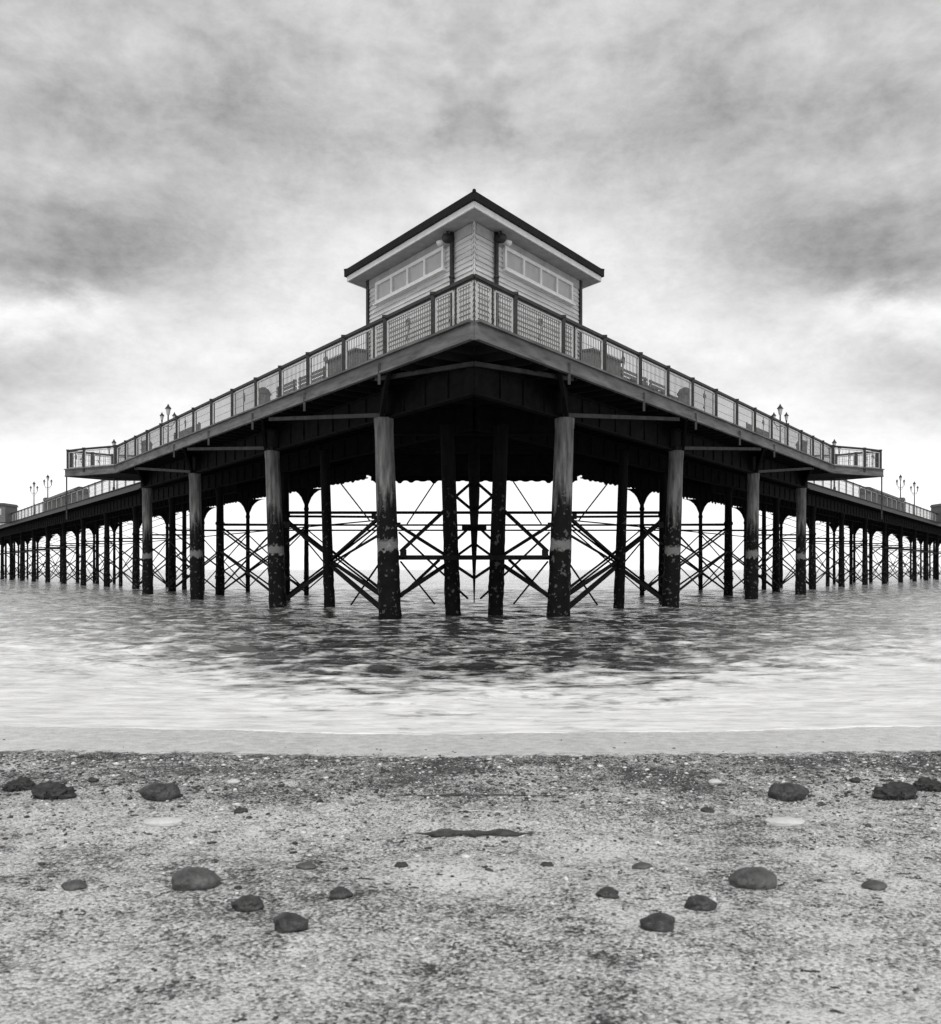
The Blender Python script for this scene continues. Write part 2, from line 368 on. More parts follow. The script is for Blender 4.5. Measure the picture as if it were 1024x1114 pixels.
# joists under the deck
bm = bmesh.new()
for side, _ in SIDES:
    s = 1.2
    while s < 150:
        n0 = .1 if s < SE else 4.1
        n1 = min(10.1, (DX*s/DY)-.05) if s < 16 else 10.1
        if n1 > n0+.3:
            bar(bm, W(s, n0, ZB+.07, side), W(s, n1, ZB+.07, side), .09, .2)
        s += .9
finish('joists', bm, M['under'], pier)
# girders: web with flanges
def girder(a, b, ztop=ZB+.06, zbot=ZG, valance=False, name='girder', m='iron'):
    bm = bmesh.new(); a = Vector(a); b = Vector(b)
    A = lambda p, z: Vector((p.x, p.y, z))
    bar(bm, A(a, (ztop+zbot)/2), A(b, (ztop+zbot)/2), .05, ztop-zbot)
    bar(bm, A(a, zbot+.03), A(b, zbot+.03), .26, .055); bar(bm, A(a, ztop-.09), A(b, ztop-.09), .22, .05)
    Lg = (b-a).length; d = (b-a).normalized(); k = int(Lg/1.25)
    for i in range(1, k):
        p = a+d*(Lg*i/k); bar(bm, A(p, zbot+.05), A(p, ztop-.1), .16, .05, up=d)
    if valance:
        k = int(Lg/.62); side = Vector((-d.y, d.x, 0))*.04
        for i in range(k):
            p = a+d*(Lg*i/k); q = a+d*(Lg*(i+1)/k); mid = (p+q)/2
            dp = .05+.13*random.random()**2
            plate(bm, [A(p, zbot+.02), A(p+d*.14, zbot-.04), A(mid-d*.07, zbot-dp), A(mid+d*.07, zbot-dp), A(q-d*.14, zbot-.04), A(q, zbot+.02)], side)
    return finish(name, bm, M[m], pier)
for side, _ in SIDES:
    girder(W(-4.2+4.2*0+1.1, 1.3, 0, side) if False else Vector((0, 25.35, 0)), W(38, 1.3, 0, side))
    girder(W(7.6, 5, 0, side), W(150, 5, 0, side), zbot=ZG+.05)
    girder(W(24.5, 9.5, 0, side), W(190, 9.5, 0, side), valance=True)
    girder(W(38, 7.25, 0, side), W(190, 7.25, 0, side), zbot=ZG+.1)
# cross girders at each bent, parallel to the shore
bents = [38.0+8.35*k for k in range(0, 19)]
girder((-5.6, 49.9, 0), (5.6, 49.9, 0), valance=True)
girder((-1.6, 38, 0), (1.6, 38, 0)); girder((-3.4, 33, 0), (3.4, 33, 0))
girder((-6.2, 46.5, 0), (6.2, 46.5, 0), zbot=ZG-.05)

def lathe_column(p0, p1, r0, r1, m, flanges=(), name='column', cap=.3):
    """p0 foot, p1 head; flanges at z"""
    bm = bmesh.new(); p0 = Vector(p0); p1 = Vector(p1); H = p1.z-p0.z
    zs = [(0, r0), (1, r1)]
    for z in flanges:
        t = (z-p0.z)/H; r = r0+(r1-r0)*t; e = .10/H
        zs += [(t-e, r), (t-e+.004, r*1.22), (t+e-.004, r*1.22), (t+e, r)]
    t = 1-.28/H; c = cap; zs += [(t-.01, r1), (t, r1*(1+c*.7)), (t+.03, r1*(1+c))]; zs.sort()
    zs[-1] = (1, r1*(1+c))
    zs += [((z-p0.z)/H, r0+(r1-r0)*(z-p0.z)/H) for z in np.arange(-.3, 3.4, .11)]; zs.sort(key=lambda q: q[0])
    tube(bm, [p0+(p1-p0)*t for t, r in zs], [r for t, r in zs], 20)
    for v in bm.verts:      # crust of weed and barnacles round the foot
        if v.co.z < 3.3:
            ax_ = p0+(p1-p0)*((v.co.z-p0.z)/H); k = min(1, (3.3-v.co.z)/2)
            q = v.co-ax_; v.co = ax_+q*(1+k*.13*mn.noise(Vector((v.co.x*6, v.co.y*6, v.co.z*4)))+k*.03)
    o = finish(name, bm, m, pier, True)
    return o
def mirror(v, side): return Vector((v.x*(-side), v.y, v.z))
LEFT_COLS = []
def FR(px_top, px_bot, D, r0, r1, m, top=ZG+.02, fl=(1.1, 4.3)):
    for side, _ in SIDES:
        lathe_column(mirror(Vector((X(px_bot, D), D, -1.6)), side), mirror(Vector((X(px_top, D), D, top)), side), r0, r1, m, fl, cap=.06)
FR(417.5, 426, 29.4, .37, .30, M['column'], fl=())
FR(296, 304, 37.5, .36, .29, M['column'], fl=())
FR(212, 215, 46.4, .34, .28, M['column'], fl=())
FR(160, 161, 54.7, .32, .27, M['column'], fl=())
FR(486.5, 494.5, 30.6, .255, .235, M['column_dark'], fl=())
FR(353, 360, 37.2, .22, .19, M['column_dark'], fl=())
# tapered hanger in the middle
bm = bmesh.new(); tube(bm, [(0, 34, ZG), (0, 34, 4.2), (0, 34, 2.9), (0, 34, 1.3), (0, 34, .25)], [.22, .2, .13, .055, .02], 12)
tube(bm, [(0, 34, 2.93), (0, 34, 3.1)], [.34, .34], 8); finish('tapered_hanger', bm, M['iron'], pier, True)
mid_s = [14.6+10*k for k in range(1, 14)]
far_s = [22.3+10*k for k in range(0, 17)]
thr_s = [49.5+10*k for k in range(0, 13)]
def arch_brackets(bm, top, dirs, R=1.05, t=.09):
    for d in dirs:
        d = Vector(d).normalized(); sd = Vector((-d.y, d.x, 0))*t
        pts = [top+d*.08+Vector((0, 0, 0)), top+d*.08+Vector((0, 0, -R))]
        for k in range(1, 7):
            a = k/6*math.pi/2
            pts.append(top + d*(.16+R*(1-math.cos(a))) + Vector((0, 0, -R+R*math.sin(a))))
        pts = [p for p in pts]
        plate(bm, [pts[0], pts[1]]+pts[2:], sd)
for side, _ in SIDES:
    dl = W(1, 0, 0, side)-W(0, 0, 0, side)
    for s in mid_s:
        p = W(s, 5, 0, side)
        lathe_column(Vector((p.x, p.y, -1.6)), Vector((p.x, p.y, ZG)), .27, .2, M['column_dark'], (1.0, 4.2))
    for s in far_s:
        p = W(s, 9.5, 0, side)
        c = lathe_column(Vector((p.x, p.y, -1.6)), Vector((p.x, p.y, ZG)), .15, .12, M['column_dark'], (1.0, 4.05, 5.1))
        bm = bmesh.new(); arch_brackets(bm, Vector((p.x, p.y, ZG+.02)), [dl, -dl, (1, 0, 0), (-1, 0, 0)])
        finish('arched_bracket', bm, M['iron'], pier)
    for s in thr_s:
        p = W(s, 7.25, 0, side)
        lathe_column(Vector((p.x, p.y, -1.6)), Vector((p.x, p.y, ZG)), .17, .15, M['column_dark'], (1.0, 4.2))
# bent bracing: a rail and a cross between the middle and the far row, plus the long way
def brace_set(name, segs):
    bm = bmesh.new()
    for a, b, t in segs: bar(bm, a, b, t, t*1.15)
    return finish(name, bm, M['iron'], pier)
for side, _ in SIDES:
    for k, s in enumerate(mid_s[:12]):
        a = W(s, 5, 0, side); b = W(s-2.3+.0, 9.5, 0, side)
        j = lambda p, z: Vector((p.x, p.y, z))
        zr = 4.15
        brace_set('horizontal_brace', [(j(a, zr), j(b, zr), .10)])
        brace_set('cross_brace', [(j(a, zr-.1), j(b, .1), .085), (j(a, .1), j(b, zr-.1), .085)])
        if k > 2: brace_set('tie_rod', [(j(a, zr+.1), j(b, ZG-.2), .035), (j(a, ZG-.2), j(b, zr+.1), .035)])
    for k, s in enumerate(far_s[:12]):
        a = W(s, 9.5, 0, side); b = W(s+10, 9.5, 0, side)
        brace_set('horizontal_brace', [(j(a, 4.02), j(b, 4.02), .055)])
        brace_set('cross_brace', [(j(a, 3.9), j(b, .2), .05), (j(a, .2), j(b, 3.9), .05)])
    for k, s in enumerate(mid_s[:11]):
        a = W(s, 5, 0, side); b = W(s+10, 5, 0, side)
        brace_set('cross_brace', [(j(a, 2.6), j(b, .15), .06), (j(a, .15), j(b, 2.6), .06)])
# long landing-stage rail low along the walkway
    bm = bmesh.new(); bar(bm, W(82, 4.6, 3.72, side), W(190, 4.6, 3.72, side), .16, .2); finish('longitudinal_rail', bm, M['iron'], pier)
# bracing that spans the head, from wing to wing
for D, H, px in ((46.3, 2.84, 312), (54.8, 2.62, 236), (63.2, 2.66, 187)):
    brace_set('horizontal_brace', [((X(px, D), D, EYE+H), (-X(px, D), D, EYE+H), .12 if D < 50 else .09)])
brace_set('horizontal_brace', [((X(434, 29.7), 29.7, EYE+.37), (-X(434, 29.7), 29.7, EYE+.37), .13)])
# hand surveyed diagonals: (px, py, depth) both ends, thickness
DG = [((474, 523, 32), (443, 570, 30), .03), ((483, 556, 30.6), (436, 600, 29.4), .085), ((434, 572, 29.6), (485, 604, 30.6), .08),
      ((434, 579, 31), (485, 627, 30.6), .05), ((478, 609, 31), (436, 649, 29.6), .07), ((486, 614, 30.6), (435, 648, 29.4), .10),
      ((436, 611, 29.6), (473, 657, 33), .04),
      ((496, 540, 32), (512, 526, 34), .07), ((496, 540, 32), (514, 555, 34), .07), ((498, 586, 31), (513, 572, 34), .06),
      ((498, 604, 31), (516, 591, 34), .06), ((498, 617, 31), (516, 629, 34), .07), ((499, 642, 31), (509, 651, 33), .05),
      ((367, 521, 38), (402, 566, 34), .035), ((360, 609, 37.2), (414, 562, 30), .09), ((314, 570, 37.6), (357, 604, 37.2), .10),
      ((361, 611, 37.2), (416, 648, 30), .10), ((361, 616, 37.2), (414, 661, 30), .12), ((361, 600, 37.2), (414, 640, 31), .05),
      ((360, 613, 37.2), (414, 581, 30), .06), ((382, 658, 36), (414, 611, 30), .045), ((311, 652, 37.5), (356, 619, 37.2), .13),
      ((311, 592, 37.5), (330, 577, 45), .05), ((310, 627, 38), (330, 639, 45), .06), ((311, 562, 37.5), (361, 622, 42), .04),
      ((298, 588, 37.6), (242, 622, 52), .05), ((298, 620, 37.6), (242, 578, 52), .06), ((298, 646, 37.6), (240, 600, 52), .07),
      ((240, 640, 52), (300, 575, 45), .06), ((216, 606, 46.4), (185, 637, 60), .05), ((214, 620, 46.4), (182, 586, 60), .06)]
for a, b, t in DG:
    for side, _ in SIDES:
        p, q = P(*a), P(*b)
        if side > 0: p.x *= -1; q.x *= -1
        brace_set('diagonal_brace', [(p, q, t)])
# gusset plates on the front columns
for side, _ in SIDES:
    for px, py, D, w_ in ((439, 602, 29.35, .2), (407, 562, 29.6, .14), (313, 571, 37.4, .2), (505, 574, 33.4, .16), (434, 571, 29.4, .12)):
        p = P(px, py, D); p = mirror(p, side) if side > 0 else p
        bm = bmesh.new(); bar(bm, p+Vector((0, -.05, -w_*.6)), p+Vector((0, -.05, w_*.6)), w_, .12); finish('gusset', bm, M['iron'], pier)
# brackets from the column heads out to the deck edge
br = [((423, 408), (415, 452), 26.8, 29.3), ((285, 460), (289, 492), 35.0, 37.4), ((200, 492), (209, 515), 43.5, 46.3), ((148, 513), (158, 527), 51.5, 54.6)]
for (e, c, D0, D1) in br:
    for side, _ in SIDES:
        a = Vector((X(e[0], D0), D0, ZB+.02)); b = Vector((X(c[0], D1), D1, ZG+.08))
        if side > 0: a.x *= -1; b.x *= -1
        bm = bmesh.new(); bar(bm, a, b, .11, .2)
        c2 = Vector((b.x, b.y, ZB)); plate(bm, [a+Vector((0, .2, -.02)), b, c2], Vector((.04, 0, 0)))
        finish('edge_bracket', bm, M['iron'], pier)
# raking ties between one column head and the next edge bearing
for (s0, s1) in ((6.8, 14.1), (16.4, 24.5), (27.3, 34.5)):
    for side, _ in SIDES:
        bm = bmesh.new(); bar(bm, W(s0, 1.1, ZG+.1, side), W(s1, .12, ZB-.06, side), .09, .13); finish('raking_tie', bm, M['tie'], pier)
for side, _ in SIDES:
    bm = bmesh.new(); bar(bm, (0, 25.1, ZB-.12), W(5.5, .12, ZB-.02, side), .09, .12); finish('raking_tie', bm, M['tie'], pier)
    bm = bmesh.new()
    for px, s in ((416, 4.85), (335, 10.3), (277, 15.3), (253, 20.7), (192, 26.0)):
        bar(bm, W(s, -.11, ZT-.1, side), W(s, -.11, ZB-.32, side), .08, .05)
    finish('hanger_bolts', bm, M['tie'], pier)
for side, _ in SIDES:
    bm = bmesh.new(); tube(bm, [(-side*X(72.5, 57.3), 57.3, ZB), (-side*X(72.5, 57.3), 57.3, 4.6)], [.045, .045], 8); finish('drainpipe', bm, M['tie'], pier)
# small lamps tucked under the girder near the middle
for side, _ in SIDES:
    p = P(482, 430, 26.9); p.x *= -side
    o = bmesh.new(); tube(o, [p+Vector((0, 0, .24)), p+Vector((0, 0, .05)), p, p+Vector((0, 0, -.1))], [.015, .02, .06, .05], 10)
    finish('insulator', o, M['trim'], pier, True)

# ------------------------------------------------------------------ railings
def scroll_curve(sgn):
    pts = []
    for k in range(26):
        t = k/25; a = t*math.pi*3.1; r = .03+.10*t
        pts.append((sgn*(r*math.cos(a)), .18+r*math.sin(a)))
    pts += [(sgn*-.07, .02), (sgn*-.02, -.1), (sgn*.05, -.2), (sgn*.09, -.28), (sgn*.03, -.33), (sgn*-.04, -.3)]
    return pts
def railing(name, label, posts, thin=(), ornament=(), group=None, dense=.115, base=ZT+.075, hr=1.15, wide=.165):
    """posts: list of xy points along the edge"""
    t = thing(name, label, 'railing', (0, 0, 0), group)
    top = base+hr
    bm = bmesh.new()
    for i in range(len(posts)-1):
        a, b = posts[i], posts[i+1]
        bar(bm, (a[0], a[1], top), (b[0], b[1], top), .12, .09)
        bar(bm, (a[0], a[1], top-.055), (b[0], b[1], top-.055), .05, .035)
    finish('handrail', bm, M['rail'], t)
    for i, p in enumerate(posts):
        bm = bmesh.new(); wd = .05 if i in thin else wide
        if i == 0 and i in thin: wd = .022
        bar(bm, (p[0], p[1], base-.25), (p[0], p[1], top), wd, wd)
        if i not in thin: bar(bm, (p[0], p[1], top+.0), (p[0], p[1], top+.07), wd*1.25, wd*1.25)
        finish('post', bm, M['rail'], t)
    for i in range(len(posts)-1):
        a = Vector((posts[i][0], posts[i][1], 0)); b = Vector((posts[i+1][0], posts[i+1][1], 0))
        d = b-a; Lg = d.length; d.normalize(); g = .12
        if Lg < .3: continue
        z0, z1 = base+.06, top-.13
        bm = bmesh.new()
        A = a+d*g; B = b-d*g
        for z in (z0, z1): bar(bm, A+Vector((0, 0, z)), B+Vector((0, 0, z)), .04, .05)
        for p in (A, B): bar(bm, p+Vector((0, 0, z0)), p+Vector((0, 0, z1)), .05, .04)
        fr = finish('panel_frame', bm, M['white'], t)
        bm = bmesh.new(); k = max(2, int((B-A).length/dense))
        for q in range(1, k):
            p = A+d*((B-A).length*q/k); bw_ = .022 if a.y < 36 else .015; bar(bm, p+Vector((0, 0, z0)), p+Vector((0, 0, z1)), bw_, bw_)
        for z in (z0+(z1-z0)*.33, z0+(z1-z0)*.67): bar(bm, A+Vector((0, 0, z)), B+Vector((0, 0, z)), .008, .012)
        finish('bars', bm, M['bars'], fr)
        if i in ornament:
            bm = bmesh.new(); c = (A+B)/2; nrm = Vector((d.y, -d.x, 0))
            if nrm.y > 0: nrm = -nrm
            for off, sg in ((0, 1 if a.x < 0 else -1),):
                pts = [c+d*(off+u)+nrm*.03+Vector((0, 0, (z0+z1)/2+v)) for u, v in scroll_curve(sg)]
                tube(bm, pts, [.017]*len(pts), 6); bar(bm, c+nrm*.03+Vector((0, 0, z0)), c+nrm*.03+Vector((0, 0, z1)), .03, .02)
            finish('scroll_ornament', bm, M['scroll'], fr)
    return t
ss = [0, .95, 2.04, 4.75, 5.5, 7.5, 10.3, 12.8, 15.3, 18.0, 20.7, 23.3, 26.0, 28.8, 31.5, 34.0, 36.3, SE]
for side, nm in SIDES:
    pts = [W(s, .06, 0, side) for s in ss[1:]]
    railing('pier_railing', f'dark posts and pale barred panels with scrolls edging the {nm} wing of the pier head', [Vector((0, CORN+.1, 0))]+pts, thin=(0, 1, 4), ornament=(2, 5, 8, 11, 14), group='railings round the pier head')
    e = [Vector((-21.5, 55.1, 0)), Vector((-23.9, 56.3, 0)), Vector((-25.3, 57.25, 0))]
    f = [Vector((-25.2, 57.45, 0)), Vector((-24.3, 58.5, 0)), Vector((-23.4, 59.5, 0)), W(42.2, 4.06)]
    for lst, orn, lab in ((e, (0, 1), 'short front railing of the overhanging corner at the {} end of the pier head'), (f, (0,), 'back railing of the overhanging corner at the {} end of the pier head')):
        q = [mirror(p, side) if side > 0 else p for p in lst]
        railing('pier_railing', lab.format(nm), q, ornament=orn, group='railings round the pier head', wide=.14)
    q = [W(s, 4.06, 0, side) for s in np.arange(43, 152, 2.7)]
    railing('walkway_railing', f'long thin railing running along the {nm} walkway behind the pier head', q, group='walkway railings', dense=.3, wide=.10)

# ------------------------------------------------------------------ kiosk on the corner
KY, KW, KD = 25.0, 3.45, 5.15
kc = (0, KY+KD)
kiosk = thing('kiosk', 'pale weatherboarded kiosk with dark overhanging roof on the corner of the pier head', 'kiosk', (kc[0], kc[1], ZT))
kinv = Matrix.Translation((-kc[0], -kc[1], -ZT))
def kfin(name, bm, m, parent=None, smooth=False):
    if parent is None: bmesh.ops.transform(bm, matrix=kinv, verts=bm.verts[:]); return finish(name, bm, m, kiosk, smooth)
    bmesh.ops.transform(bm, matrix=kinv, verts=bm.verts[:]); return finish(name, bm, m, parent, smooth)
ZE = 10.94
corners = [Vector((0, KY, 0)), Vector((-KW, KY+KD, 0)), Vector((0, KY+2*KD, 0)), Vector((KW, KY+KD, 0))]
for i in range(4):
    a, b = corners[i], corners[(i+1) % 4]
    d = (b-a).normalized(); nrm = Vector((d.y, -d.x, 0))
    if nrm.dot((a+b)/2-Vector((0, KY+KD, 0))) < 0: nrm = -nrm
    bm = bmesh.new(); nb = 23; hb = (ZE-ZT)/nb; prof = []
    for k in range(nb):
        z = ZT+k*hb; prof += [(0.045, z), (.012, z+hb*.97)]
    prof += [(-.1, ZE), (-.1, ZT)]
    va = [bm.verts.new(a+nrm*o+Vector((0, 0, z))) for o, z in prof]; vb = [bm.verts.new(b+nrm*o+Vector((0, 0, z))) for o, z in prof]
    for k in range(len(prof)): bm.faces.new((va[k], va[(k+1) % len(prof)], vb[(k+1) % len(prof)], vb[k]))
    kfin('wall', bm, M['siding'])
    if i in (0, 3):
        aa, bb = (a, b) if i == 0 else (b, a)      # from the front corner outwards
        d = (bb-aa).normalized()
        z0, z1, s0, s1 = EYE+8.56, EYE+9.14, 1.46, 5.5
        bm = bmesh.new(); o = nrm*.075
        Lw = s1-s0
        for z in (z0, z1): bar(bm, aa+d*(s0-.05)+o+Vector((0, 0, z)), aa+d*(s1+.05)+o+Vector((0, 0, z)), .09, .10)
        for k in range(5): bar(bm, aa+d*(s0+Lw*k/4)+o+Vector((0, 0, z0+.04)), aa+d*(s0+Lw*k/4)+o+Vector((0, 0, z1-.04)), .105, .085, up=nrm)
        bar(bm, aa+d*(s0-.1)+nrm*.1+Vector((0, 0, z0-.07)), aa+d*(s1+.1)+nrm*.1+Vector((0, 0, z0-.07)), .16, .04)
        win = kfin('window', bm, M['trim'])
        for k in range(4):
            bm = bmesh.new(); p = aa+d*(s0+Lw*k/4+.05)+nrm*.05; q = aa+d*(s0+Lw*(k+1)/4-.05)+nrm*.05
            bar(bm, p+Vector((0, 0, (z0+z1)/2)), q+Vector((0, 0, (z0+z1)/2)), .02, z1-z0-.08)
            kfin('pane', bm, M['pane'], win)
        bm = bmesh.new(); p = aa+d*.96+nrm*.11
        tube(bm, [p+Vector((0, 0, ZT)), p+Vector((0, 0, ZE-.3)), p+Vector((0, 0, ZE-.02))], [.062, .062, .062], 10)
        for z in (ZT+.8, ZT+2.0): tube(bm, [p+Vector((0, 0, z)), p+Vector((0, 0, z+.06))], [.08, .08], 10)
        kfin('downpipe', bm, M['rail'], None, True)
        # dark round fitting at the head of the pipe, with a small white spot lamp beside it
        c = aa+d*.98+nrm*.24+Vector((0, 0, ZE-.2))
        bm = bmesh.new(); tube(bm, [c-nrm*.16, c-nrm*.12, c+nrm*.06, c+nrm*.13, c+nrm*.15], [.05, .12, .14, .10, .03], 18)
        bar(bm, c+Vector((0, 0, .1)), c+Vector((0, 0, .24)), .06, .06)
        lamp = kfin('wall_fitting', bm, M['rail'], None, True)
        bm = bmesh.new(); c2 = c+d*.26; tube(bm, [c2-nrm*.12, c2, c2+nrm*.05+d*.14+Vector((0, 0, -.05))], [.03, .05, .1], 12); kfin('spot_lamp', bm, M['trim'], lamp, True)
        bm = bmesh.new(); bar(bm, bb+nrm*.03-d*.03+Vector((0, 0, ZT)), bb+nrm*.03-d*.03+Vector((0, 0, ZE)), .13, .13, up=nrm); kfin('corner_board', bm, M['rail'])
        bm = bmesh.new(); bar(bm, aa+d*.05+nrm*.03+Vector((0, 0, ZE-.16)), bb+nrm*.03+Vector((0, 0, ZE-.16)), .05, .28); kfin('frieze_board', bm, M['soffit'])
def rh(off): # rhombus grown by off along the diagonals
    k = (KD+off*1.8)/KD
    return [Vector((c.x*(KW+off/.831)/KW, kc[1]+(c.y-kc[1])*k, 0)) for c in corners]
bm = bmesh.new(); bar(bm, (0, KY-.055, ZT), (0, KY-.055, ZE-.003), .03, .05, up=(0, 1, 0)); kfin('front_corner_trim', bm, M['siding'])
bm = bmesh.new(); prism(bm, rh(.52), ZE, ZE+.05); kfin('soffit', bm, M['soffit'])
bm = bmesh.new(); R = rh(.58)
for i in range(4): bar(bm, R[i]+Vector((0, 0, ZE+.065)), R[(i+1) % 4]+Vector((0, 0, ZE+.065)), .05, .16)
kfin('fascia_board', bm, M['trim'])
bm = bmesh.new(); R = rh(.68); z = ZE+.148
lo = [bm.verts.new(p+Vector((0, 0, z))) for p in R]; hi = [bm.verts.new(p+Vector((0, 0, z+.21))) for p in R]; ap = bm.verts.new((kc[0], kc[1], z+1.0))
for i in range(4):
    bm.faces.new((lo[i], lo[(i+1) % 4], hi[(i+1) % 4], hi[i])); bm.faces.new((hi[i], hi[(i+1) % 4], ap))
bm.faces.new(lo[::-1])
roof = kfin('roof', bm, M['slate'])
bm = bmesh.new()
for i in range(4): tube(bm, [R[i]+Vector((0, 0, z+.205)), Vector((kc[0], kc[1], z+1.02))], [.05, .05], 8)
kfin('hip_tiles', bm, M['slate'], roof, True)

# ------------------------------------------------------------------ lamp posts
def lamp_post(loc, label):
    t = thing('lamp_post', label, 'lamp post', loc, 'lamp posts on the walkways')
    bm = bmesh.new(); tube(bm, [(0, 0, 0), (0, 0, .5), (0, 0, .55), (0, 0, 3.4), (0, 0, 3.75)], [.13, .11, .07, .05, .045], 10); finish('post', bm, M['rail'], t, True)
    bm = bmesh.new()
    for sg in (-1, 1):
        pts = [(sg*(.04+.36*math.sin(a)), 0, 3.0+.34*(1-math.cos(a))) for a in [k*math.pi/2/6 for k in range(7)]]
        tube(bm, pts, [.025]*7, 6); tube(bm, [(sg*.4, 0, 3.2), (sg*.4, 0, 3.4)], [.03, .06], 8)
        tube(bm, [(sg*.1, 0, 2.75), (sg*.26, 0, 2.95), (sg*.24, 0, 3.1)], [.02]*3, 6)
    finish('arms', bm, M['rail'], t, True)
    for x, z, k in ((0, 3.75, 1.15), (-.4, 3.4, .85), (.4, 3.4, .85)):
        bm = bmesh.new(); tube(bm, [(x, 0, z), (x, 0, z+.34*k)], [.08*k, .15*k], 6); lg = finish('lantern', bm, M['glass'], t)
        bm = bmesh.new(); tube(bm, [(x, 0, z+.34*k), (x, 0, z+.38*k), (x, 0, z+.5*k), (x, 0, z+.62*k)], [.19*k, .17*k, .07*k, .015], 6); finish('lantern_cap', bm, M['rail'], lg)
for side, nm in SIDES:
    for px, D, lab in ((183, 59, 'lamp post rising behind the railing, nearest of the four on the {} side'), (124, 75, 'lamp post standing where the {} wing railing ends'),
                       (52, 103, 'farther lamp post above the {} walkway, the taller of the two outer ones'), (37, 111, 'farthest lamp post towards the {} edge of the photo')):
        p = Vector((X(px, D), D, ZT)); p = mirror(p, side) if side > 0 else p
        lamp_post(p, lab.format(nm))

# ------------------------------------------------------------------ things standing on the deck
def bench(loc, rz, label, L_=2.4, solid=False):
    t = thing('bench', label, 'bench', loc, 'benches on the deck', rz)
    bm = bmesh.new()
    for y in (.08, .22, .36): bar(bm, (-L_/2, -y, .45), (L_/2, -y, .45), .1, .04)
    finish('seat', bm, M['greyboard'], t)
    bm = bmesh.new()
    if solid: bar(bm, (-L_/2, .05, .68), (L_/2, .05, .68), .04, .42)
    else:
        for z in (.6, .74, .88): bar(bm, (-L_/2, .05, z), (L_/2, .05, z), .03, .09)
    finish('backrest', bm, M['greyboard'], t)
    for x in (-L_/2+.15, L_/2-.15):
        bm = bmesh.new(); bar(bm, (x, .05, 0), (x, .07, .95), .05, .06); bar(bm, (x, -.38, 0), (x, -.38, .45), .05, .06); bar(bm, (x, .05, .42), (x, -.4, .42), .05, .05); finish('leg', bm, M['rail'], t)
def bin_(loc, label):
    t = thing('litter_bin', label, 'bin', loc, 'litter bins on the deck')
    bm = bmesh.new(); tube(bm, [(0, 0, 0), (0, 0, .05), (0, 0, .85)], [.24, .26, .3], 16); finish('body', bm, M['bin'], t, True)
    bm = bmesh.new(); tube(bm, [(0, 0, .85), (0, 0, .9), (0, 0, 1.08), (0, 0, 1.16)], [.33, .33, .22, .06], 16); finish('lid', bm, M['rail'], t, True)
def cabinet(loc, rz, label):
    t = thing('storage_chest', label, 'chest', loc, 'storage chests on the deck', rz)
    bm = bmesh.new(); box(bm, -1.1, 1.1, -.35, .35, .06, .95); 
    bmesh.ops.bevel(bm, geom=bm.edges[:], offset=.015, segments=1, affect='EDGES'); finish('body', bm, M['greyboard'], t)
    bm = bmesh.new(); box(bm, -1.15, 1.15, -.4, .4, .952, 1.02); finish('lid', bm, M['bin'], t)
    bm = bmesh.new()
    for x in (-.9, .9): box(bm, x-.05, x+.05, -.3, .3, 0, .058)
    finish('feet', bm, M['bin'], t)
